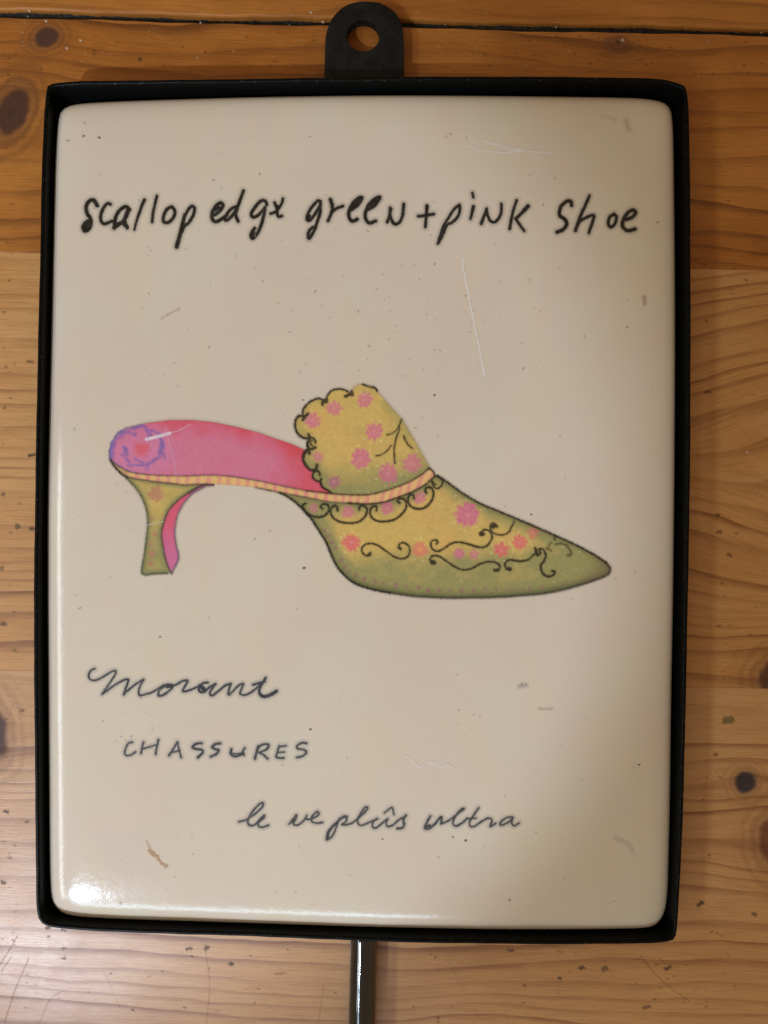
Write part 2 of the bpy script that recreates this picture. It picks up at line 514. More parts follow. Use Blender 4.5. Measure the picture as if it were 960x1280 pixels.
def normals_in(p):
    tg = np.roll(p, -1, 0) - np.roll(p, 1, 0)
    tg /= np.linalg.norm(tg, axis=1)[:, None]
    nrm = np.stack([-tg[:, 1], tg[:, 0]], 1)
    c = p.mean(0)
    if ((c - p) * nrm).sum() < 0: nrm = -nrm
    return nrm

# tray: sheet-metal walls with a rounded lip, and a floor
NR = 520
outer = to_mm(resample_closed(RIM, NR), RIM_Z)
nin = normals_in(outer)
for _ in range(4): nin = (np.roll(nin, 1, 0) + nin * 2 + np.roll(nin, -1, 0)); nin /= np.linalg.norm(nin, axis=1)[:, None]
th = 1.0
prof = [(0.25, 0.0), (0.0, 0.25), (0.0, RIM_Z - 0.45), (0.10, RIM_Z - 0.15), (0.28, RIM_Z), (th - 0.28, RIM_Z), (th - 0.10, RIM_Z - 0.15),
        (th, RIM_Z - 0.45), (th, 1.2)]
vs, fs = [], []
wob = np.array([0.10 * math.sin(i * 0.11) + 0.07 * math.sin(i * 0.29 + 1) + 0.05 * math.sin(i * 0.83 + 2) for i in range(NR)])
for (ins, z) in prof:
    for i in range(NR):
        zz = z + (wob[i] * 0.8 if z > 5 else 0)
        q = outer[i] + nin[i] * ins
        vs.append((q[0], q[1], zz))
for k in range(len(prof) - 1):
    for i in range(NR):
        j = (i + 1) % NR
        fs.append((k * NR + i, k * NR + j, (k + 1) * NR + j, (k + 1) * NR + i))
fs.append(tuple((len(prof) - 1) * NR + i for i in range(NR)))
fs.append(tuple(reversed(range(NR))))
tray = new_obj('tray', mesh_from('tray', vs, fs), plaque, bm_)
for p in tray.data.polygons: p.use_smooth = len(p.vertices) == 4
tray['label'] = 'shallow black painted metal tray'

# tile (cast resin) with a soft pillowed shoulder
tile_m, b_, t_ = new_mat('cream_resin')
u, v, w = t_.coords()
mo1 = t_.noise(t_.vec(u, v, w), 0.022, 3.0, 0.55)
mo2 = t_.noise(t_.vec(u, v, w + 7.0), 0.06, 4.0, 0.6)
mo3 = t_.noise(t_.vec(u, v, w + 17.0), 0.9, 3.0, 0.6)
fn = t_.noise(t_.vec(u, v, w + 27.0), 2.6, 2.0, 0.6)
col = t_.mix(t_.ss(mo1, 0.3, 0.7), (0.655, 0.565, 0.425), (0.640, 0.530, 0.405))
mo4 = t_.noise(t_.vec(u * 1.3, v * 0.6, w + 47.0), 0.075, 3.0, 0.55)
col = t_.mix(t_.ss(mo2, 0.44, 0.72) * 0.55, col, (0.662, 0.522, 0.405))
col = t_.mix(t_.ss(mo2, 0.50, 0.26) * 0.5, col, (0.615, 0.565, 0.415))
col = t_.mix(t_.ss(mo4, 0.46, 0.74) * 0.5, col, (0.66, 0.545, 0.375))
col = t_.mix(t_.ss(mo3, 0.62, 0.80) * 0.16, col, (0.42, 0.33, 0.24))
col = t_.mix(t_.ss(fn, 0.70, 0.82) * 0.14, col, (0.35, 0.28, 0.20))
t_.put(b_.inputs['Base Color'], col)
t_.put(b_.inputs['Roughness'], 0.06 + mo2 * 0.08 + mo3 * 0.05)
b_.inputs['Specular IOR Level'].default_value = 0.4

bp = t_.n.new('ShaderNodeBump'); bp.inputs['Strength'].default_value = 0.12; bp.inputs['Distance'].default_value = 0.0003
t_.put(bp.inputs['Height'], mo3 * 0.5 + fn * 0.15 + mo2 * 2.0); t_.link(bp.outputs[0], b_.inputs['Normal'])

NTL = 480
tp = resample_closed(TILE, NTL)
c0 = (tp.min(0) + tp.max(0)) / 2; half = (tp.max(0) - tp.min(0)) / 2
tprof = [(0, 1.3), (0.0, 5.6), (0.15, EDGE_Z), (0.7, 6.55), (1.6, 6.88), (3.0, 7.15), (5, 7.38), (8, 7.60), (12, 7.80), (17, 7.95), (23, 8.075), (30, 8.17), (38, 8.24), (46, 8.28), (56, TILE_Z), (62, TILE_Z)]
vs, fs = [], []
for (d, z) in tprof:
    s = 1 - d / half
    ring = c0 + (tp - c0) * s
    for x, y in ring:
        vs.append(PX(x, y, min(max(z, EDGE_Z), TILE_Z))[:2] + (z,))
for k in range(len(tprof) - 1):
    for i in range(NTL):
        j = (i + 1) % NTL
        fs.append((k * NTL + i, k * NTL + j, (k + 1) * NTL + j, (k + 1) * NTL + i))
fs.append(tuple((len(tprof) - 1) * NTL + i for i in range(NTL)))
fs.append(tuple(reversed(range(NTL))))
tile = new_obj('tile', mesh_from('tile', vs, fs), plaque, tile_m)
bmx = bmesh.new(); bmx.from_mesh(tile.data); bmesh.ops.recalc_face_normals(bmx, faces=bmx.faces); bmx.to_mesh(tile.data); bmx.free()
for p in tile.data.polygons: p.use_smooth = len(p.vertices) == 4
tile['label'] = 'cream resin tile with a shoe drawing and handwriting'
bmx = bmesh.new(); bmx.from_mesh(tray.data); bmesh.ops.recalc_face_normals(bmx, faces=bmx.faces); bmx.to_mesh(tray.data); bmx.free()

# hanging tab with its hole
TAB = [(405, 118), (405.2, 95), (405.8, 70), (406.7, 47), (410, 33), (416.7, 20), (430, 7.5), (446, 2), (466, 1.5), (480, 5), (496, 17), (502.6, 32), (504.6, 48), (505, 70), (505.2, 95), (505.4, 118)]
ts = np.array(TAB, float)
tsp = spline(np.concatenate([ts, np.zeros((len(ts), 1))], 1), 3.0)[:, :2]
bm = bmesh.new()
T0, T1 = 1.4, 4.0
NO = len(tsp)
ov = [bm.verts.new((*(c * MM for c in PX(x, y, T1)[:2]), T1 * MM)) for x, y in tsp]
oe = [bm.edges.new((ov[i], ov[(i + 1) % NO])) for i in range(NO)]
hc = PX(454, 44, T1); hr = 20.3 * (CAM_Z - T1) / F
hv = [bm.verts.new(((hc[0] + hr * math.cos(a)) * MM, (hc[1] + hr * 0.97 * math.sin(a)) * MM, T1 * MM)) for a in [2 * math.pi * i / 48 for i in range(48)]]
he = [bm.edges.new((hv[i], hv[(i + 1) % 48])) for i in range(48)]
bmesh.ops.triangle_fill(bm, edges=oe + he, use_beauty=True)
ret = bmesh.ops.extrude_face_region(bm, geom=list(bm.faces))
for e in ret['geom']:
    if isinstance(e, bmesh.types.BMVert): e.co.z = T0 * MM
bmesh.ops.recalc_face_normals(bm, faces=bm.faces)
bm.normal_update()
es = [e for e in bm.edges if e.is_manifold and e.calc_face_angle() > 1.0 and all(abs(v.co.z - T1 * MM) < 1e-6 for v in e.verts)]
bmesh.ops.bevel(bm, geom=es, offset=0.35 * MM, segments=3, affect='EDGES', profile=0.5)
me = bpy.data.meshes.new('hanging_tab'); bm.to_mesh(me); bm.free()
tab = new_obj('hanging_tab', me, plaque, tab_m)
tab['label'] = 'dull black metal hanging tab with a round hole'

# rod below the tray
RZ = 4.0
a = np.array(PX(455.1, 1157.5, RZ)); b2 = np.array(PX(452.2, 1285, RZ))
ax = (b2 - a) / np.linalg.norm(b2 - a)
length = np.linalg.norm(b2 - a) + 45
R_ = 16.8 * (CAM_Z - RZ) / F
side = np.array([-ax[1], ax[0], 0]); upv = np.array([0, 0, 1.0])
vs, fs = [], []
NS = 40
stations = [(0, R_)] + [(length * k / 30, R_ * (1 + 0.006 * math.sin(k * 1.7))) for k in range(1, 30)] + [(length - 0.7, R_), (length - 0.2, R_ * 0.9), (length, R_ * 0.7)]
for (s, r) in stations:
    c = a + ax * s
    for k in range(NS):
        an = 2 * math.pi * k / NS
        vs.append(tuple(c + side * r * math.cos(an) + upv * r * math.sin(an)))
for k in range(len(stations) - 1):
    for i in range(NS):
        j = (i + 1) % NS
        fs.append((k * NS + i, k * NS + j, (k + 1) * NS + j, (k + 1) * NS + i))
fs.append(tuple(range(NS))); fs.append(tuple((len(stations) - 1) * NS + i for i in reversed(range(NS))))
rod = new_obj('rod', mesh_from('rod', vs, fs), plaque, rod_m)
bmx = bmesh.new(); bmx.from_mesh(rod.data); bmesh.ops.recalc_face_normals(bmx, faces=bmx.faces); bmx.to_mesh(rod.data); bmx.free()
for p in rod.data.polygons: p.use_smooth = len(p.vertices) == 4
rod['label'] = 'glossy black metal rod below the tray'

# ------------------------------------------------------------------ handwriting
INKZ = TILE_Z + 0.03
ink_mat = ink_material('printed_ink', 0.2)
C1 = lin((26, 24, 22)); C2 = lin((46, 52, 60))

L1 = []
A = (95, 235, 6)
L1 += [Z(*A, [(160,132),(132,92),(97,100),(76,140),(82,190),(106,228),(111,268),(95,308),(66,322),(52,298),(66,266),(92,248)], 4.1),
       Z(*A, [(66,318),(75,290),(90,270)], 4.2),
       Z(*A, [(258,122),(235,116),(206,150),(187,200),(188,248),(215,268),(270,248)], 3.3),
       Z(*A, [(400,162),(375,140),(330,165),(297,220),(292,285),(330,270),(372,222),(396,166)], 3.8),
       Z(*A, [(390,160),(365,240),(384,298)], 3.8), Z(*A, [(286,298),(315,272),(350,262),(370,280)], 4.6),
       Z(*A, [(512,90),(495,130),(470,200),(450,260),(438,312)], 3.6, 2.0),
       Z(*A, [(606,60),(592,120),(577,190),(571,255)], 2.8, 3.0),
       Z(*A, [(718,140),(682,160),(657,213),(657,253),(690,258),(728,225),(742,177),(722,142)], 3.4),
       Z(*A, [(815,200),(800,262),(782,340),(755,440)], 3.6, 4.8),
       Z(*A, [(808,225),(840,165),(868,137),(888,150),(880,200),(846,258),(812,288),(794,330)], 3.2)]
B = (250, 230, 6)
L1 += [Z(*B, [(108,232),(150,200),(172,162),(155,142),(120,165),(92,215),(92,263),(120,283),(165,260),(200,236)], 3.8),
       Z(*B, [(115,195),(140,175)], 3.4),
       Z(*B, [(272,170),(236,186),(192,240),(192,274),(226,254),(266,200),(300,120),(326,50)], 3.3),
       Z(*B, [(300,120),(277,190),(267,230),(286,280)], 3.4),
       Z(*B, [(500,156),(490,130),(460,126),(420,165),(386,220),(396,248),(436,234),(482,186)], 3.5),
       Z(*B, [(487,178),(477,240),(457,310),(430,370),(396,408),(382,388),(392,356),(410,332)], 3.5), Z(*B, [(390,400),(402,360)], 4.0),
       Z(*B, [(530,222),(570,205),(610,150),(622,110)], 2.9), Z(*B, [(560,140),(575,180),(585,240),(612,240)], 3.2),
       Z(*B, [(560,152),(592,172)], 2.6)]
C = (370, 230, 6)
L1 += [Z(*C, [(182,138),(166,125),(130,160),(96,210),(82,258),(100,274),(140,230),(178,166)], 3.3), Z(*C, [(84,262),(98,240)], 4.2),
       Z(*C, [(184,130),(180,210),(160,280),(135,350),(100,408),(90,388),(97,355),(125,326)], 3.3),
       Z(*C, [(258,118),(272,170),(264,220),(240,276)], 4.0, 3.2), Z(*C, [(264,215),(300,186),(352,166)], 3.2),
       Z(*C, [(408,198),(460,160),(494,108),(480,102),(440,130),(402,190),(396,240),(420,278),(460,264)], 3.8), Z(*C, [(430,165),(475,122)], 4.2),
       Z(*C, [(528,198),(590,160),(628,102),(600,107),(550,150),(522,210),(522,260),(550,292),(596,278)], 3.7), Z(*C, [(560,160),(600,125)], 3.4),
       Z(*C, [(685,285),(700,240),(712,186)], 3.4), Z(*C, [(706,180),(706,240),(735,298),(775,288),(800,230),(808,150)], 3.3)]
D = (510, 230, 6)
L1 += [Z(*D, [(142,165),(138,230),(130,322)], 3.8, 3.0), Z(*D, [(78,242),(130,236),(192,225)], 3.2),
       Z(*D, [(384,157),(345,190),(300,260),(265,320),(238,400),(224,446)], 2.7), Z(*D, [(386,156),(388,200),(370,250),(330,288),(290,310),(265,370),(230,440)], 2.9),
       Z(*D, [(484,68),(490,100)], 2.6), Z(*D, [(490,170),(480,215),(468,262)], 3.6, 2.6),
       Z(*D, [(550,297),(570,240),(590,186)], 3.6, 2.6), Z(*D, [(588,190),(596,230),(616,274),(650,286),(685,250),(700,200),(700,150)], 2.9),
       Z(*D, [(816,122),(792,190),(776,260),(762,336)], 2.8, 3.2), Z(*D, [(900,166),(860,210),(812,258)], 4.4, 3.4), Z(*D, [(806,258),(840,310),(872,352)], 3.2, 2.4)]
Ee = (650, 230, 6)
L1 += [Z(*Ee, [(386,160),(380,130),(350,130),(310,165),(296,210),(300,240),(335,265),(350,300),(325,340),(278,360)], 3.8),
       Z(*Ee, [(521,88),(490,160),(450,250),(416,350)], 3.0, 3.6), Z(*Ee, [(422,328),(450,280),(500,250),(552,235),(545,280),(516,366)], 3.1),
       Z(*Ee, [(706,226),(672,250),(662,300),(682,322),(710,300),(724,250),(706,226)], 3.3),
       Z(*Ee, [(780,268),(830,255),(865,220),(850,196),(810,215),(776,265),(771,320),(810,350),(862,338)], 3.9)]

Fz = (100, 825, 6.857); G = (220, 825, 6.857)
L2 = [Z(*Fz, [(125,75),(95,90),(75,125),(80,160),(110,175),(160,165),(220,130),(270,100),(305,95),(300,125),(260,190),(215,255),(190,292)], 2.1),
      Z(*Fz, [(190,292),(215,275),(290,220),(370,175),(412,168),(405,205),(385,260),(374,298)], 2.3),
      Z(*Fz, [(374,298),(400,270),(460,220),(520,180),(546,168),(525,200),(504,255),(510,302),(550,297),(620,275),(680,240),(720,215)], 2.2),
      Z(*Fz, [(722,225),(682,260),(670,300),(700,306),(750,275),(792,235),(770,212),(740,222)], 2.3), Z(*Fz, [(745,222),(785,222)], 5.6),
      Z(*Fz, [(790,225),(830,208),(880,180),(922,178),(905,215),(880,262),(897,270),(960,250)], 2.2),
      Z(*G, [(60,262),(75,270),(130,255),(190,225)], 2.1), Z(*G, [(272,194),(232,200),(197,235),(202,268),(240,274),(290,232),(335,208)], 2.8),
      Z(*G, [(210,222),(238,250)], 5.2), Z(*G, [(340,205),(302,255),(290,290),(310,304),(360,270),(420,220),(470,203)], 2.5),
      Z(*G, [(472,205),(455,245),(450,297),(480,275),(530,225),(576,203),(560,250),(550,290),(590,300),(640,280),(690,240),(740,195),(770,152)], 2.3),
      Z(*G, [(765,160),(740,200),(715,250),(720,293),(755,313),(810,298),(860,268)], 3.0, 4.4), Z(*G, [(660,212),(700,202),(762,185)], 2.9)]
H = (145, 915, 7.385); I = (265, 915, 7.385)
L3 = [Z(*H, [(150,95),(115,105),(90,150),(80,195),(100,218),(140,210),(180,185)], 2.3), Z(*H, [(255,95),(242,140),(230,197)], 2.4),
      Z(*H, [(392,72),(376,140),(366,207)], 2.4), Z(*H, [(245,157),(300,140),(366,120)], 2.2),
      Z(*H, [(490,217),(530,155),(566,92)], 2.8, 2.2), Z(*H, [(568,92),(580,160),(602,236)], 2.2), Z(*H, [(520,188),(560,178),(588,172)], 2.2),
      Z(*H, [(792,104),(740,110),(707,138),(732,155),(790,165),(800,190),(755,236)], 3.1),
      Z(*I, [(76,105),(30,112),(2,140),(28,158),(60,166),(42,200),(-12,228)], 3.0),
      Z(*I, [(178,158),(174,200),(200,224),(250,218),(288,195)], 3.0), Z(*I, [(302,150),(286,180),(294,214)], 2.4), Z(*I, [(184,198),(235,204),(290,188)], 2.2),
      Z(*I, [(430,130),(410,190),(395,247)], 3.2), Z(*I, [(416,152),(470,115),(522,120),(502,160),(430,192)], 2.7), Z(*I, [(440,190),(480,215),(514,246)], 2.6),
      Z(*I, [(622,130),(602,185),(596,234),(662,240)], 2.5), Z(*I, [(620,136),(682,128)], 2.2), Z(*I, [(600,190),(666,186)], 2.2),
      Z(*I, [(872,105),(830,100),(786,130),(792,154),(840,162),(870,185),(840,220),(784,236)], 2.6)]
J = (290, 995, 7.385); K_ = (400, 995, 7.385); Lz = (520, 995, 6.857)
L4 = [Z(*J, [(65,238),(120,225),(170,195),(230,150),(280,100),(286,66),(260,70),(200,130),(160,190),(146,235),(160,268),(200,270),(250,235),(296,200),(294,180),(260,215),(240,250),(250,284),(290,286),(336,270)], 2.5),
      Z(*J, [(250,235),(285,200)], 3.4),
      Z(*J, [(525,260),(560,220),(596,174),(586,220),(566,258),(600,270),(650,240),(680,200),(690,180),(682,208),(720,215),(770,195),(802,165),(790,145),(760,165),(732,205),(740,240),(780,250),(836,245)], 2.2),
      Z(*J, [(545,245),(575,225)], 3.4),
      Z(*K_, [(250,190),(215,190),(170,230),(110,290),(76,340),(66,398)], 2.2, 4.2), Z(*K_, [(70,400),(96,388),(130,340),(155,270),(180,210)], 2.2),
      Z(*K_, [(182,215),(242,195),(240,235),(200,265),(260,262),(310,240),(370,190),(430,130),(436,104),(410,110),(370,170),(346,220),(356,260),(390,270),(440,250),(500,225),(532,210)], 2.3),
      Z(*K_, [(522,210),(490,240),(485,285),(515,295),(560,262),(622,212)], 2.2), Z(*K_, [(626,210),(610,250),(626,280),(670,270),(720,228),(792,182)], 2.2),
      Z(*K_, [(792,180),(770,220),(776,260),(760,294),(714,300)], 2.9), Z(*K_, [(595,156),(640,120),(666,110),(682,172)], 2.1),
      Z(*Lz, [(122,174),(96,220),(76,274),(110,280),(160,240),(216,180),(214,238)], 2.8), Z(*Lz, [(90,262),(118,255)], 3.8),
      Z(*Lz, [(218,238),(290,205),(360,150),(410,112),(385,118),(336,175),(316,230),(340,258),(390,235),(440,192)], 2.5),
      Z(*Lz, [(536,104),(490,170),(460,220),(466,260),(500,260),(560,220),(612,192)], 2.3), Z(*Lz, [(438,196),(512,190)], 2.1),
      Z(*Lz, [(610,190),(642,195),(650,215),(636,262),(682,235)], 2.2), Z(*Lz, [(822,180),(770,190),(722,230),(732,250),(790,225),(832,184)], 2.4),
      Z(*Lz, [(830,190),(820,230),(842,255),(882,232)], 2.2)]

def writing(strokes, col, halo_col, label, soft=0.9, grow=0.0, dark=0.93, seed=1):
    p = np.array([q for s in strokes for q in s])
    sh = Sheet(p[:, 0].min() - 9, p[:, 1].min() - 9, p[:, 0].max() + 9, p[:, 1].max() + 9)
    jit = (sh.noise(2.2, seed) - 0.5) * 0.9
    sd = sh.stroke_sd(strokes) + jit - grow
    sh.over(0.20 * (1 - sstep(sd, 0.0, 5.0)), halo_col)
    den = dark - 0.22 * sh.noise(7, seed + 3, 2)
    sh.over((1 - sstep(sd, -soft, soft)) * den, col)
    o = sh.build('handwriting', ink_mat, tile, INKZ)
    o['label'] = label
    return o
writing(L1, C1, lin((110, 112, 108)), 'top line of black brush handwriting naming the shoe', 0.95, 0.35, 1.0, 5)
writing(L2, C2, lin((135, 140, 150)), 'thin slanted cursive word below the shoe', 1.0, 0.12, 0.92, 15)
writing(L3, C2, lin((130, 138, 148)), 'word in small grey capital letters', 1.1, 0.0, 0.88, 25)
writing(L4, C2, lin((130, 136, 142)), 'lowest cursive line on the tile', 1.05, 0.0, 0.88, 35)

# ------------------------------------------------------------------ the shoe print
S = Sheet(126, 470, 774, 758)
nz = S.noise(18, 101, 4); nf = S.noise(3.0, 102, 3); nb = S.noise(40, 103, 3); nff = S.noise(1.6, 104, 2)
PG = 1.12       # paper colours as seen -> reflectance
def pc(*c): return np.clip(lin(c) * PG, 0, 1)

STRIP_T = [(138.9,575.6),(148.3,583),(161.5,589.5),(176,592.4),(200.8,594.3),(230,595.0),(258,593.8),(286,595.3),(320,600.3),(352,607.3),(385,613.8),(413.8,617),(435,618.5),(454,618.8),(466,617.4),(485,612.5),(510,603),(526,593.8),(536,585.6)]
STRIP_B = [(140.5,580),(153,592.5),(165.8,597.5),(190.6,601.6),(219.8,604.8),(230,606),(258,604.8),(286,606),(320,609.2),(350,615.5),(385,622),(410,626.9),(435,628.7),(458,630),(480,627.5),(491,623.8),(510,616.9),(528.8,607.5),(542.5,596)]
PINK = [(138.9,575.6),(137.3,568),(139.6,554),(146.9,543),(157,536.5),(173,532),(183,529),(212.5,525.3),(241.7,525.3),(267,528),(295.6,533.8),(323.8,541),(342.5,547.8),(365,555.3),(384,564),(384,575),(392,592),(404,608),(413.8,617)] + STRIP_T[:11][::-1]
TONGUE = [(413.8,616.5),(405,610),(401,602),(391,598),(389.5,592.5),(393,588),(382.5,583.8),(378.8,576),(379.5,568.8),(385,562),(385,553),(383.8,548),(375,546),(370,538.8),(368.5,530),(371,521.9),(377.5,519),(378.8,512.5),(387.5,502.5),(397.5,498.5),(406,500.6),(408.8,495),(415,488.8),(423.8,486),(432.5,488.5),(440,491),(442.5,484.4),(450,480.4),(457.5,481.5),(466,483.8),(471,488.8),(502,523.8),(515,545),(537,584),(526,593.8),(510,603),(485,612.5),(466,617.4),(454,618.8),(435,618.5)]
LOWER = [(350,615.5),(360,621),(367.5,626),(376,633.8),(387.5,646),(396,658.8),(402,668),(408.8,679.4),(414.6,694),(421.9,708.5),(435,723),(448,731),(465.6,736.5),(487.5,741),(516.7,744.9),(540,746.3),(565,747.2),(618.5,746.4),(654,744),(680.6,741.5),(707.7,736),(734.8,728),(755,720.6),(761.5,715.8),(762.3,710),(757.8,703.8),(745.6,695.5),(721,682),(694,669.8),(667,657.6),(640,646.4),(624.8,640),(600,629.5),(580,618),(570,611),(555,600),(546,595.5)] + STRIP_B[9:][::-1]
HEEL = STRIP_B[1:7] + [(252,607),(237.5,615),(223,625),(211,638),(204.7,654.4),(202,667.5),(204.7,688),(209,705),(213,715),(193.8,716.8),(177.7,716.4),(181,691),(183.5,670),(185,653),(183.5,638),(177.7,622),(169,609),(158.8,598)]
HEELP = [(262,606),(252,607),(237.5,615),(223,625),(211,638),(204.7,654.4),(202,667.5),(204.7,688),(209,705),(214,716),(222.9,698),(220,682),(218,664.6),(221.5,644),(228.8,629.6),(240,617),(255,608.6)]

def cov(sd, soft=0.8): return 1 - sstep(sd, -soft, soft)
def blend(f, a, b): return np.asarray(a) * (1 - f[..., None]) + np.asarray(b) * f[..., None]

# faint halo of the print in the resin
alls = np.minimum.reduce([S.poly_sd(p) for p in (PINK, TONGUE, LOWER, HEEL, HEELP)])
S.over(0.16 * (1 - sstep(alls, 0, 5.0)), lin((150, 140, 118)))

# pink insole
sd = S.poly_sd(PINK)
topd = np.clip(-sd / 26, 0, 1)
right = sstep(S.X, 320, 400)
f = np.clip((1 - topd) * 0.75 * sstep(-(S.Y - 575), -10, 30) + right * 0.9 + (nz - 0.5) * 0.7, 0, 1)
pk = blend(f, pc(202, 114, 136), pc(204, 76, 84))
heelp = 1 - sstep(np.hypot((S.X - 172) / 44, (S.Y - 562) / 32), 0.75, 1.35)
pk = blend(heelp * 0.65, pk, pc(198, 122, 152))
pk *= (0.93 + 0.14 * nf)[..., None]
S.over(cov(sd, 1.0) * 0.97, pk)
rr = np.hypot((S.X - 177) / 12, (S.Y - 561) / 11) + (nz - 0.5) * 0.9 + (nf - 0.5) * 0.5
S.over((1 - sstep(rr, 0.4, 1.15)) * cov(sd) * 0.85, pc(206, 88, 92))
M5 = (125, 510, 6.857)
blue = [Z(*M5, [(290,178),(350,158),(395,165)], 4.2), Z(*M5, [(398,185),(430,232)], 4.6), Z(*M5, [(400,185),(460,200),(515,222)], 3.4),
        Z(*M5, [(525,265),(532,330),(512,385)], 6.0), Z(*M5, [(545,392),(480,440),(410,480),(330,490),(245,490)], 3.0),
        Z(*M5, [(185,400),(230,440),(280,490)], 3.0), Z(*M5, [(215,345),(225,400)], 5.4), Z(*M5, [(300,440),(365,470)], 2.8),
        Z(*M5, [(175,218),(235,205),(295,228)], 4.6), Z(*M5, [(118,310),(104,370),(106,420)], 5.6), Z(*M5, [(135,272),(192,240)], 3.2),
        Z(*M5, [(400,480),(400,530)], 2.4), Z(*M5, [(545,390),(555,430)], 2.2), Z(*M5, [(95,430),(100,380),(105,330)], 3)]
sdb = S.stroke_sd(blue) + (nf - 0.5) * 3.0
S.over((1 - sstep(sdb, -2.0, 2.2)) * 0.80 * (0.55 + 0.6 * nz), pc(98, 88, 152))
S.over((1 - sstep(np.abs(S.poly_sd(PINK)) + (nf - .5) * 2, 0.3, 3.0)) * (1 - sstep(S.X, 150, 185)) * 0.6, pc(108, 100, 160))

# fabric colours
YEL = pc(198, 166, 92); GRN = pc(146, 138, 86); DGR = pc(100, 100, 64); ORG = pc(206, 160, 92)
def fabric(sd, field):
    f = np.clip(field + (nz - 0.5) * 0.7 + (nb - .5) * 0.4, 0, 1)
    c = blend(f, YEL, GRN)
    c = blend(np.clip((nb - 0.55) * 2.2, 0, 1) * (1 - f), c, ORG)
    return c * (0.90 + 0.20 * nf)[..., None]
# tongue
sd = S.poly_sd(TONGUE)
fld = 0.85 * sstep(S.Y, 565, 608) + 0.40 * sstep(-sd, 16, 0) * (S.Y > 500) + 0.25 * sstep(S.X, 470, 540) + 0.4 * sstep(-(S.X - 425), 0, 45) * sstep(S.Y, 520, 560)
S.over(cov(sd), fabric(sd, fld))
# lower shoe
sd = S.poly_sd(LOWER)
fld = 0.95 * sstep(S.Y + (S.X - 450) * 0.02, 678, 712) + 0.85 * sstep(-sd, 22, 3) + 0.75 * (1 - sstep(S.X, 385, 440)) + 0.35 * sstep(S.X, 640, 700)
lowc = fabric(sd, fld)
edge = sstep(-sd, 15, 1) * (0.25 + 0.6 * nz) * sstep(S.Y, 690, 735) + 0.5 * sstep(-sd, 8, 0)
lowc = blend(np.clip(edge, 0, 1), lowc, DGR)
tip = sstep(S.X + (S.Y - 700) * 0.8, 735, 768)
lowc = blend(tip * 0.5, lowc, pc(112, 92, 74))
S.over(cov(sd), lowc)
# heel
sd = S.poly_sd(HEEL)
fld = 0.35 + 0.5 * sstep(-sd, 9, 0) + 0.4 * sstep(S.Y, 640, 680)
hc_ = fabric(sd, fld); hc_ = blend(sstep(-sd, 6, 0) * 0.45, hc_, DGR)
S.over(cov(sd), hc_)
sdp = S.poly_sd(HEELP)
S.over(cov(sdp, 1.0), blend(sstep(S.Y, 640, 700), pc(204, 88, 104), pc(194, 104, 136)) * (0.93 + 0.14 * nf)[..., None])

# flowers
def flower(cx, cy, r, n, col, al=0.85, rot=0.0, depth=0.28, centre=None):
    dx = S.X - cx; dy = S.Y - cy
    R = np.hypot(dx, dy); th_ = np.arctan2(dy, dx)
    lim = r * (1 - depth * (0.5 - 0.5 * np.cos(n * (th_ + rot)))) 
    d = R - lim + (nff - 0.5) * r * 0.35 + (nf - 0.5) * r * 0.55
    streak = 0.88 + 0.16 * np.cos(n * (th_ + rot)) * sstep(R, 0, r)
    m = (1 - sstep(d, -1.8, 1.8)) * al * np.clip(streak, 0, 1) * (0.72 + 0.45 * nff)
    S.over(m, col)
    if centre is not None:
        S.over((1 - sstep(R, 0.8, 0.28 * r)) * 0.5, centre)
PKF = pc(200, 98, 130); RDF = pc(212, 88, 102); PLF = pc(170, 95, 120); SAL = pc(212, 112, 96); LTC = pc(214, 140, 150)
for (x, y, r, n, c, al) in [(390.6,526,10.5,8,PKF,.8),(417.5,510.6,9.5,8,PKF,.8),(456,499.4,10.5,8,PKF,.8),(467.5,539.4,11.3,8,PKF,.85),(451.2,573,12.6,8,PKF,.9),
        (397.5,570.5,6.8,8,PKF,.65),(417.5,602,8.2,10,PLF,.8),(485.6,592,12.8,10,PKF,.82),(515.6,579.4,12.2,8,PKF,.75),
        (392,635,6.0,8,PKF,.6),(435,640,8.2,9,PKF,.75),(483.8,635,8.6,9,PKF,.8),(525,622,8.2,8,PKF,.75),
        (439,678,11.5,10,RDF,.88),(525,687,10.2,8,SAL,.85),(584,643.7,15.6,9,PKF,.95),(574,691.8,7.6,6,PKF,.85),(593,693,7,5,PKF,.65),
        (626.8,687.7,10.4,6,RDF,.85),(649.8,678,9.4,8,RDF,.85),(665.7,665.7,7.5,7,RDF,.6)]:
    flower(x, y, r, n, c, al, rng.random() * 3, 0.13 if n >= 8 else 0.30, LTC if r > 6 else None)
flower(525, 687, 4.0, 5, pc(224, 150, 84), 0.8)
for (x, y, r, al) in [(195,618,11,.62),(193.8,667.5,3.2,.6),(189,680,3.6,.5),(190,693,4.8,.6),(188.6,705,3.8,.55),(190,648.5,3.4,.45)]:
    flower(x, y, r, 7, pc(178, 98, 98), al, 0.4)
# dotted hem
dots = [(400 + x/6.857, 640 + y/6.857) for x, y in [(40,160),(70,205),(105,265),(130,310),(180,415),(215,470),(245,515),(310,548),(380,572),(475,590),(540,605),(650,625),(740,638),(845,645),(930,668)]]
dots += [(530 + x/5.647, 680 + y/5.647) for x, y in [(30,327),(110,328),(185,328),(265,328),(350,330),(430,322),(510,322),(600,328),(660,322),(740,318),(830,310)]]
for i, (x, y) in enumerate(dots):
    flower(x, y, rng.uniform(2.6, 3.6), 5, pc(140, 84, 96), rng.uniform(0.5, 0.8) if i < 20 else 0.45, rng.random())
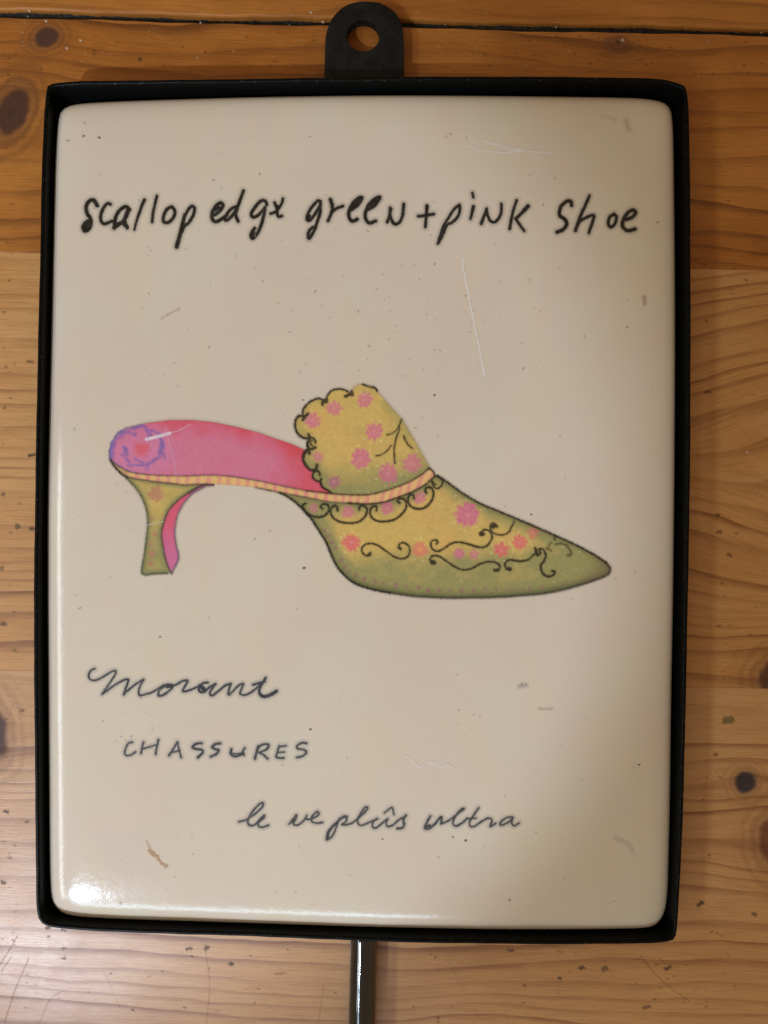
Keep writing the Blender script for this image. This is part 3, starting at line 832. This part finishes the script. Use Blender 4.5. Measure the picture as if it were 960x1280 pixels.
# pale sprinkles
inl = np.minimum(S.poly_sd(TONGUE), S.poly_sd(LOWER))
PALE = pc(226, 206, 150)
spr = []
for _ in range(420):
    x = rng.uniform(365, 740); y = rng.uniform(485, 735)
    spr.append((x, y, rng.uniform(0.8, 2.0), rng.uniform(0.08, 0.32)))
for cx, cy, rad, n in [(439,678,14.5,9),(451,573,16,8),(467,539,15,7),(485,592,16,7),(584,644,19,12),(525,687,14,9),(627,688,14,9),(650,678,13,8),(515,579,16,6)]:
    for k in range(n):
        a_ = 2 * math.pi * k / n + rng.uniform(-.2, .2)
        spr.append((cx + rad * math.cos(a_), cy + rad * math.sin(a_), rng.uniform(1.6, 2.6), rng.uniform(.2, .42)))
for (x, y, r, al) in spr:
    j = int((y - S.y0) / S.res); i = int((x - S.x0) / S.res)
    if not (4 < j < S.h - 5 and 4 < i < S.w - 5) or inl[j, i] > -3: continue
    sl = (slice(j - 4, j + 5), slice(i - 4, i + 5))
    m = (1 - sstep(np.hypot(S.X[sl] - x, S.Y[sl] - y), r * 0.3, r)) * al
    S.rgb[sl] = S.rgb[sl] * (1 - m[..., None]) + PALE * m[..., None]

# striped strip
strip_poly = STRIP_T + [(541, 589), (542.5, 592)] + STRIP_B[::-1]
sd = S.poly_sd(strip_poly)
sx = S.X + (S.Y - 600) * np.where(S.X > 470, 0.35, 0.12)
ph = np.where(S.X < 420, sx / 12.6, sx / 10.4)
ph = ph + (S.noise(30, 120, 1) - 0.5) * 0.5
stripe = sstep(np.abs((ph % 1) - 0.5), 0.27, 0.17) * (0.45 + 0.55 * S.noise(9, 121, 1))
S.over(cov(sd), blend(stripe * 0.8, pc(216, 172, 112) * (0.93 + .14 * nf)[..., None], pc(208, 122, 118)))
S.over((1 - sstep(np.abs(S.X - 150) / 14, .6, 1)) * cov(sd) * .6, pc(170, 150, 90))

# dark lines
LINE = lin((38, 36, 30)) * 1.0; LNB = lin((78, 60, 62)); 
def lines(strokes, col, al=0.92, soft=0.8, jit=0.9):
    sd_ = S.stroke_sd(strokes) + (nff - 0.5) * jit * 1.5 - 0.22
    S.over(0.22 * (1 - sstep(sd_, 0, 2.8)), col)
    S.over((1 - sstep(sd_, -soft, soft)) * al, col)
def W(pts, w): return [(x, y, w) for x, y in pts]
lines([W(STRIP_T[:11], 1.1)], LNB, .7); lines([W(STRIP_T[10:], 1.6)], LINE, .75)
lines([W(STRIP_B[:7], 1.3)], LNB, .75); lines([W(STRIP_B[8:14], 1.1)], LNB, .65); lines([W(STRIP_B[12:], 1.7)], LINE, .85)
lines([W([(536,585.6),(541.5,589.5),(542.8,595)], 1.3)], LINE, .8)
lines([W(LOWER[:14], 2.0)], LINE, .92); lines([W(LOWER[13:26], 1.6)], LINE, .62, 1.3); lines([W(LOWER[25:37], 1.7)], LINE, .85)
lines([W([(252,606.5),(237.5,615),(223,625),(211,638),(204.7,654.4),(202,667.5),(204.7,688),(209,705),(214.5,716.5)], 1.3)], LNB, .8)
lines([W([(266,606),(255,606.6),(245,610.5),(236,616.5)], 2.2)], LNB, .85)
lines([W([(214.5,716),(222.9,698),(220,682),(218,664.6),(221.5,644),(228.8,629.6),(240,617),(255,608.6)], 1.0)], lin((120, 96, 120)), .7)
lines([W([(158.8,598),(169,609),(177.7,622),(183.5,638),(185,653),(183.5,670),(181,691),(177.7,716.4),(193.8,717),(209.8,716.4)], 1.1)], lin((78, 84, 56)), .7)
lines([W([(138,574),(142,581),(150,590),(158.8,597.5)], 1.5)], LINE, .75)
T1_ = (360, 475, 8); T2_ = (360, 560, 8); T3_ = (450, 475, 8); T4_ = (460, 570, 8)
lines([Z(*T1_, [(890,110),(870,80),(830,72),(790,60),(748,46)], 1.5), Z(*T1_, [(650,150),(630,150),(608,125),(560,100),(500,92),(440,108),(400,150),(385,195)], 1.7),
       Z(*T1_, [(575,162),(600,150),(622,140)], 3.6), Z(*T1_, [(636,112),(650,150),(628,150)], 2.2),
       Z(*T1_, [(385,190),(350,200),(300,188),(230,215),(170,270),(150,320),(155,370)], 1.8), Z(*T1_, [(348,246),(346,222),(380,222),(388,195)], 3.0),
       Z(*T1_, [(195,340),(165,372),(150,396)], 3.4), Z(*T1_, [(150,365),(110,362),(82,395),(72,450),(90,520),(140,572),(190,582),(230,576),(268,595),(275,625)], 2.3),
       Z(*T1_, [(205,545),(215,590),(197,630),(205,680),(240,690),(275,672)], 2.8), Z(*T1_, [(215,570),(212,600)], 4.0), Z(*T1_, [(240,602),(226,632),(246,655)], 1.6),
       Z(*T1_, [(270,680),(218,695),(215,738)], 2.8), Z(*T1_, [(212,690),(167,720),(150,775),(166,830),(200,880)], 2.9),
       Z(*T2_, [(200,20),(160,70),(152,120),(182,180),(236,222),(282,206),(290,168)], 3.0), Z(*T2_, [(318,268),(302,232),(262,240),(247,285),(275,323),(322,333),(330,310)], 2.4),
       Z(*T2_, [(325,333),(340,388),(390,418),(432,450)], 2.6)], LINE)
lines([Z(*T3_, [(412,402),(385,475),(340,525),(272,548)], 1.8, 1.2), Z(*T3_, [(397,485),(362,580),(343,680),(345,780),(351,832)], 1.7),
       Z(*T3_, [(315,655),(260,715),(210,750),(162,758)], 1.3), Z(*T3_, [(438,562),(470,630),(520,682)], 1.8)], LINE, .88, .7)
lines([Z(*T2_, [(180,556),(150,570),(157,610),(200,663),(270,688),(350,683),(400,640),(410,590),(385,563),(345,565),(326,590),(345,604)], 2.5),
       Z(*T2_, [(495,625),(490,590),(460,578),(430,605),(426,650),(460,705),(520,738),(600,751),(690,743),(750,708),(788,650),(785,600),(750,579),(716,590),(714,618)], 2.5),
       Z(*T4_, [(85,545),(85,510),(55,501),(26,530),(22,580),(50,628),(110,653),(190,653),(270,633),(330,588),(374,530),(384,470),(360,431),(320,426),(297,455),(318,472)], 2.5),
       Z(*T4_, [(458,425),(456,396),(430,386),(406,410),(402,460),(430,503),(490,528),(550,523),(610,483),(648,420),(653,360),(634,320),(595,315),(572,340),(582,368)], 2.6),
       Z(*T4_, [(640,252),(660,310),(700,323),(738,290),(746,250),(720,216),(690,200)], 1.9), Z(*T4_, [(645,260),(675,290)], 1.8)], LINE)
S6 = (400, 640, 6.857); S7 = (530, 620, 7.385); S8 = (640, 640, 7.385)
lines([Z(*S6, [(432,348),(428,372),(395,374),(361,345),(361,305),(395,276),(450,271),(510,295),(580,345),(640,385),(700,401),(750,384),(770,335),(758,287),(715,264),(682,276),(674,305),(692,318)], 2.0),
       Z(*S6, [(410,372),(428,358)], 3.2), Z(*S6, [(684,305),(692,316)], 3.0),
       Z(*S7, [(115,442),(128,425),(115,408),(80,412),(62,440),(76,485),(125,510),(185,485),(250,440),(330,426),(410,444),(480,467),(540,474),(590,450),(624,395),(624,350),(590,316),(550,316),(520,340)], 2.2),
       Z(*S7, [(528,350),(540,352)], 5.6), Z(*S7, [(640,282),(652,274)], 5.4),
       Z(*S7, [(676,285),(660,262),(630,255),(613,285),(626,330),(670,354),(730,359),(780,335),(810,285),(832,232)], 2.3, 1.5),
       Z(*S7, [(105,615),(90,600),(62,600),(60,570),(90,551),(140,556),(200,595),(280,650),(360,681),(440,669),(510,630),(590,606),(660,613),(698,645),(690,688),(657,693),(650,675)], 2.1),
       Z(*S7, [(72,612),(92,616)], 4.6), Z(*S7, [(665,685),(685,680)], 3.2),
       Z(*S7, [(800,668),(770,680),(747,640),(762,601),(810,589),(880,601),(960,591)], 2.1), Z(*S7, [(772,672),(792,676)], 4.6),
       Z(*S8, [(0,446),(80,455),(150,440),(200,395),(232,370)], 2.1),
       Z(*S8, [(215,335),(228,395),(262,384),(252,345),(288,348),(312,400),(296,450),(266,500),(286,568),(335,596),(382,578),(394,548),(370,545)], 2.6), Z(*S8, [(222,350),(235,395)], 3.4)], LINE)
lines([Z(*S8, [(330,345),(345,305),(362,285)], 1.4), Z(*S8, [(392,240),(396,255)], 2.0), Z(*S8, [(310,330),(360,355)], 1.4), Z(*S8, [(400,300),(450,290),(500,305)], 1.2),
       Z(*S8, [(500,305),(535,350),(545,392),(515,400)], 1.6, 2.4)], LINE, .7, 1.0)
shoe = S.build('shoe_print', ink_material('printed_shoe', 0.2), tile, INKZ)
shoe['label'] = 'printed heeled mule, green with pink flowers and pink insole'

# ------------------------------------------------------------------ scratches, smudges and specks on the tile
def mark(name, items, label, seed=1, pad=8):
    """items: (stroke, colour, alpha, softness, roughening)"""
    p = np.array([q for it in items for q in it[0]])
    sh = Sheet(p[:, 0].min() - pad, p[:, 1].min() - pad, p[:, 0].max() + pad, p[:, 1].max() + pad, 0.8)
    n_ = sh.noise(2.5, seed, 3)
    for st, c, al, soft, jit in items:
        sd_ = sh.stroke_sd([st]) + (n_ - 0.5) * jit
        sh.over((1 - sstep(sd_, -soft, soft)) * al * (0.5 + 0.8 * n_), c)
    o = sh.build(name, mark_mat, tile, INKZ + 0.03)
    if label: o['label'] = label
    return o
mark_mat = ink_material('surface_mark', 0.45, 0.4)
WH = lin((236, 228, 214))
mark('scratch', [(W([(578,322),(580,340),(584,360),(592,400),(600,440),(606,470)], 2.4), WH, .95, .9, 1.4), (W([(606,470),(611,500),(613,530)], 1.2), WH, .35, .9, 1.5)], 'long pale scratch above the shoe', 3)
mark('scratch', [(W([(583,182),(605,188),(630,191),(655,189),(690,192)], 3.2), WH, .8, 1.4, 4), (W([(606,177),(630,184),(650,187)], 5.0), WH, .75, 2.2, 5), (W([(560,176),(590,182)], 2), WH, .25, 1.4, 4)], 'pale scuff above the top line of writing', 4)
mark('scratch', [(W([(507,944),(518,953),(526,960),(534,952),(542,956)], 2.0), WH, .75, .9, 2), (W([(540,952),(552,958),(560,956),(572,963)], 2.0), WH, .75, .9, 2), (W([(548,942),(556,955)], 1.4), WH, .45, .9, 2)], 'zigzag pale scratch', 5)
mark('scratch', [(W([(183,549),(196,546),(212,541.5)], 4.0), lin((240, 222, 226)), .85, 1.0, 1.6), (W([(212,541.5),(226,537),(237,531)], 1.4), lin((236, 205, 210)), .6, .8, 1.2), (W([(207,532),(211,552),(217,575),(220,596)], 1.2), lin((232, 205, 210)), .35, .8, 1.2)], 'white scratch across the pink insole', 6)
mark('scratch', [(W([(158,663),(172,660),(186,656),(204,652)], 1.3), WH, .5, .8, 1.2)], 'fine pale scratch across the heel', 7)
mark('scratch', [(W([(150,893),(170,893),(190,896)], 1.2), WH, .4, .8, 1), (W([(160,888),(178,890),(188,900),(190,912)], 1.2), WH, .35, .8, 1), (W([(262,905),(276,896),(288,884)], 1.2), WH, .45, .8, 1), (W([(108,913),(130,916),(146,919)], 1), WH, .3, .8, 1)], None, 8)
mark('scratch', [(W([(427,862),(424,880),(420,900)], 1.8), WH, .35, 1, 1.5), (W([(425,958),(430,972)], 1.6), WH, .4, 1, 1.5)], None, 9)
mark('scratch', [(W([(520,1068),(522,1090),(520,1110)], 2), WH, .25, 1.2, 2), (W([(560,1012),(566,1030)], 1.4), WH, .2, 1, 2)], None, 10)
mark('scratch', [(W([(770,1048),(784,1054),(790,1064)], 5), lin((205, 196, 182)), .45, 2.5, 6), (W([(762,1132),(770,1128)], 3), WH, .5, 1.2, 3), (W([(776,1120),(782,1112)], 3), WH, .4, 1.2, 3)], None, 12)
mark('scratch', [(W([(252,188),(262,190),(278,193)], 2), WH, .5, 1, 3)], None, 13)
mark('scratch', [(W([(117,300),(122,310)], 3), WH, .35, 1.4, 3)], None, 33)
mark('scratch', [(W([(178,372),(184,380),(192,388)], 2.0), WH, .35, 1.2, 3)], None, 34)
mark('stain', [(W([(188,1064),(194,1070)], 4.5), lin((176, 128, 70)), .8, 1.4, 4), (W([(196,1071),(202,1079),(208,1083)], 4.0), lin((176, 128, 70)), .7, 1.4, 5), (W([(183,1052),(187,1060)], 2.5), lin((190, 158, 110)), .45, 1.4, 3)], 'rusty brown smudge near the lower left corner', 14)
mark('stain', [(W([(650,858),(658,856)], 4.5), lin((128, 134, 132)), .38, 2.8, 4)], 'small grey-blue smudge', 15)
mark('stain', [(W([(674,886),(690,886)], 2.4), lin((158, 138, 116)), .38, 2.0, 3)], None, 16)
mark('stain', [(W([(805,371),(806,380)], 3.4), lin((150, 104, 76)), .42, 2.4, 6)], 'small rust-coloured fleck by the tile edge', 17)
mark('stain', [(W([(202,398),(214,391),(224,386)], 2.0), lin((150, 132, 106)), .32, 1.4, 3)], None, 18)
mark('stain', [(W([(782,150),(786,162)], 5), lin((140, 118, 94)), .25, 3.5, 6), (W([(752,145),(770,150)], 3), lin((130, 105, 80)), .14, 2.5, 5)], None, 19)
spk = []
dk = lin((50, 44, 38))
for (x, y, r) in [(380,710,2.6),(582,1050.5,2.4),(566,1046.5,1.6),(388,911.5,2.2),(664,643,1.6),(200,796,1.8),(652,855,1.2),(637,1125,1.6),(799,956,1.6),(822,278,1.6),(543,494,2.0),(379,500,1.4),(84,176,1.6),(104,170,2.2),(124,172,2.4),(478,1049,1.4),(150,1130,1.4)]:
    spk.append((W([(x - .4, y), (x + .4, y)], r), dk, .75, .8, .6))
for _ in range(330):
    x = rng.uniform(90, 820); y = rng.uniform(150, 1130)
    if 130 < x < 770 and 475 < y < 752 and alls[int((y - S.y0) / S.res), min(S.w - 1, int((x - S.x0) / S.res))] < 4: continue
    if rng.random() < 0.35:
        x = rng.normal(520, 110); y = rng.normal(420, 70)
        if y > 470: continue
    l = rng.uniform(0, 3.0); a_ = rng.uniform(0, 6.28)
    c = dk if rng.random() < 0.75 else WH
    spk.append((W([(x, y), (x + l * math.cos(a_), y + l * math.sin(a_))], rng.uniform(.7, 1.5)), c, rng.uniform(.12, .42), .8, .8))
def specks(name, items, mat, parent, z, local=None, label=None):
    sh = Sheet(0, 0, 960, 1280, 0.8)
    for st, c, al, soft, jit in items:
        q = spline(np.array(st, float))
        x0, y0, x1, y1 = q[:, 0].min() - 7, q[:, 1].min() - 7, q[:, 0].max() + 7, q[:, 1].max() + 7
        i0 = max(0, int(x0 / .8)); i1 = min(sh.w, int(x1 / .8) + 2); j0 = max(0, int(y0 / .8)); j1 = min(sh.h, int(y1 / .8) + 2)
        if i0 >= i1 - 1 or j0 >= j1 - 1: continue
        XX = sh.X[j0:j1, i0:i1]; YY = sh.Y[j0:j1, i0:i1]
        d = np.full(XX.shape, 99.0)
        for (x, y, w_) in q: d = np.minimum(d, np.hypot(XX - x, YY - y) - w_ / 2)
        n_ = vnoise(XX / 2.2, YY / 2.2, 77, 3)
        m = (1 - sstep(d + (n_ - .5) * jit, -soft, soft)) * al
        a0 = sh.a[j0:j1, i0:i1]; na = m + a0 * (1 - m)
        sh.rgb[j0:j1, i0:i1] = (np.asarray(c) * m[..., None] + sh.rgb[j0:j1, i0:i1] * (a0 * (1 - m))[..., None]) / np.maximum(na, 1e-6)[..., None]
        sh.a[j0:j1, i0:i1] = na
    o = sh.build(name, mat, parent, z, 0.02, local)
    o['kind'] = 'stuff'
    return o
specks('speck', spk, mark_mat, tile, INKZ + 0.02)

# ------------------------------------------------------------------ dents, scratches and dust on the boards
wm = ink_material('wood_dent', 0.6, 0.3)
dn = lin((52, 50, 48)); bn = lin((92, 58, 34)); gd = lin((96, 92, 66))
items = []
for (x, y, w_, l, c, al) in [(175,74,4.5,1,dn,.85),(236,1186,3.4,5,dn,.7),(258,1185,4.5,3,dn,.7),(289,1205,4.6,2,dn,.75),(60,1160,4,2,dn,.75),(61,1171,3,1,dn,.6),(80,1163,2.5,4,dn,.6),
        (79,1198,3.4,2,dn,.7),(80,1185,2.6,2,dn,.5),(8,1015,4.5,3,dn,.8),(33,1027,3,4,dn,.55),(4,1103,4.5,3,dn,.7),(12,1072,3.5,2,dn,.5),(637,1188,2.6,6,dn,.65),(727,1210,5,3,dn,.8),(756,1211,5,4,dn,.8),
        (699,1223,4,1.5,dn,.7),(835,1210,4.6,6,dn,.75),(808,1259,4,8,dn,.6),(875,1130,5,5,dn,.8),(943,1143,4.6,3,dn,.65),(910,900,10,7,gd,.6),(895,943,5,2,bn,.6),(887,1069,2.4,2,bn,.6),
        (897,644,3.6,1.5,bn,.75),(899,665,3.6,3,bn,.75),(921,667,3,1,bn,.6),(912,694,3.8,3,bn,.7),(902,729,2.8,1,bn,.5),(899,782,2.6,2,bn,.5),(938,793,3,1,bn,.6),(885,490,5,5,bn,.6),(880,330,2.4,2,bn,.6),
        (883,401,3,1,bn,.5),(38,452,3,6,dn,.5),(40,569,3.4,6,dn,.8),(6,510,3,2,bn,.6),(8,459,3,1,bn,.5),(22,658,6,3,gd,.7),(40,661,4,4,dn,.7),(4,618,4,1,dn,.6),(25,630,3,2,bn,.5),(2,710,5,2,gd,.6),(4,780,6,3,dn,.6),(18,813,4,3,gd,.6),
        (28,888,4,4,bn,.6),(5,390,3,2,bn,.4),(117,68,3,1,bn,.4),(590,67,3,1,bn,.45),(350,1217,3.4,12,bn,.35),(545,1197,2.2,2,bn,.5),(655,1232,3,2,bn,.5),(700,1190,2.5,8,bn,.35),(772,53,3.4,2,dn,.7),(778,50,2,1,WH,.6)]:
    a_ = rng.normal(0, .25)
    items.append((W([(x - l/2*math.cos(a_), y - l/2*math.sin(a_)), (x + l/2*math.cos(a_), y + l/2*math.sin(a_))], w_ * 0.85), c, al * 0.75, 1.7, 4.5))
for _ in range(260):
    x = rng.uniform(2, 958); y = rng.choice([rng.uniform(42, 95), rng.uniform(1165, 1278), rng.uniform(42, 1278)])
    if 38 < x < 868 and 90 < y < 1183: x = x / 24 if x < 450 else 866 + (x - 450) / 4.6
    l = rng.uniform(0, 3.5); a_ = rng.normal(0, .3)
    items.append((W([(x, y), (x + l * math.cos(a_), y + l * math.sin(a_))], rng.uniform(.8, 2.0)), bn, rng.uniform(.15, .5), .9, 1.2))
scr = lin((120, 84, 50))
for pts, al in [([(0,1206),(10,1190),(22,1170)], .45), ([(6,1278),(18,1240),(36,1198)], .4), ([(2,1214),(14,1196)], .35), ([(800,1195),(830,1228),(862,1252)], .3), ([(256,1182),(262,1230),(258,1278)], .25), ([(50,1278),(62,1250),(80,1238)], .25), ([(405,1230),(398,1278)], .25), ([(130,1215),(150,1260)], .15), ([(560,1200),(600,1275)], .12)]:
    items.append((W(pts, 1.1), scr, al, .8, .8))
specks('dent', items, wm, table, 0.015, True)
dust = []
for _ in range(70):
    x = rng.uniform(0, 960); y = rng.uniform(2, 96) if rng.random() < .75 else rng.uniform(96, 1270)
    if 38 < x < 868 and y > 90: x = 870 + (x - 38) * .105
    dust.append((W([(x, y), (x + rng.uniform(0, 1.2), y + rng.uniform(0, 1.2))], rng.uniform(.7, 1.6)), lin((214, 190, 160)), rng.uniform(.25, .7), .7, .6))
for (x, y) in [(100,50),(36,13),(57,26),(83,60),(388,15),(403,27),(430,27),(933,565),(778,50)]:
    dust.append((W([(x, y), (x + .8, y + 1)], 2.0), lin((226, 206, 180)), .75, .8, .8))
specks('dust', dust, ink_material('dust_fluff', 0.9, 0.1), table, 0.03, True)
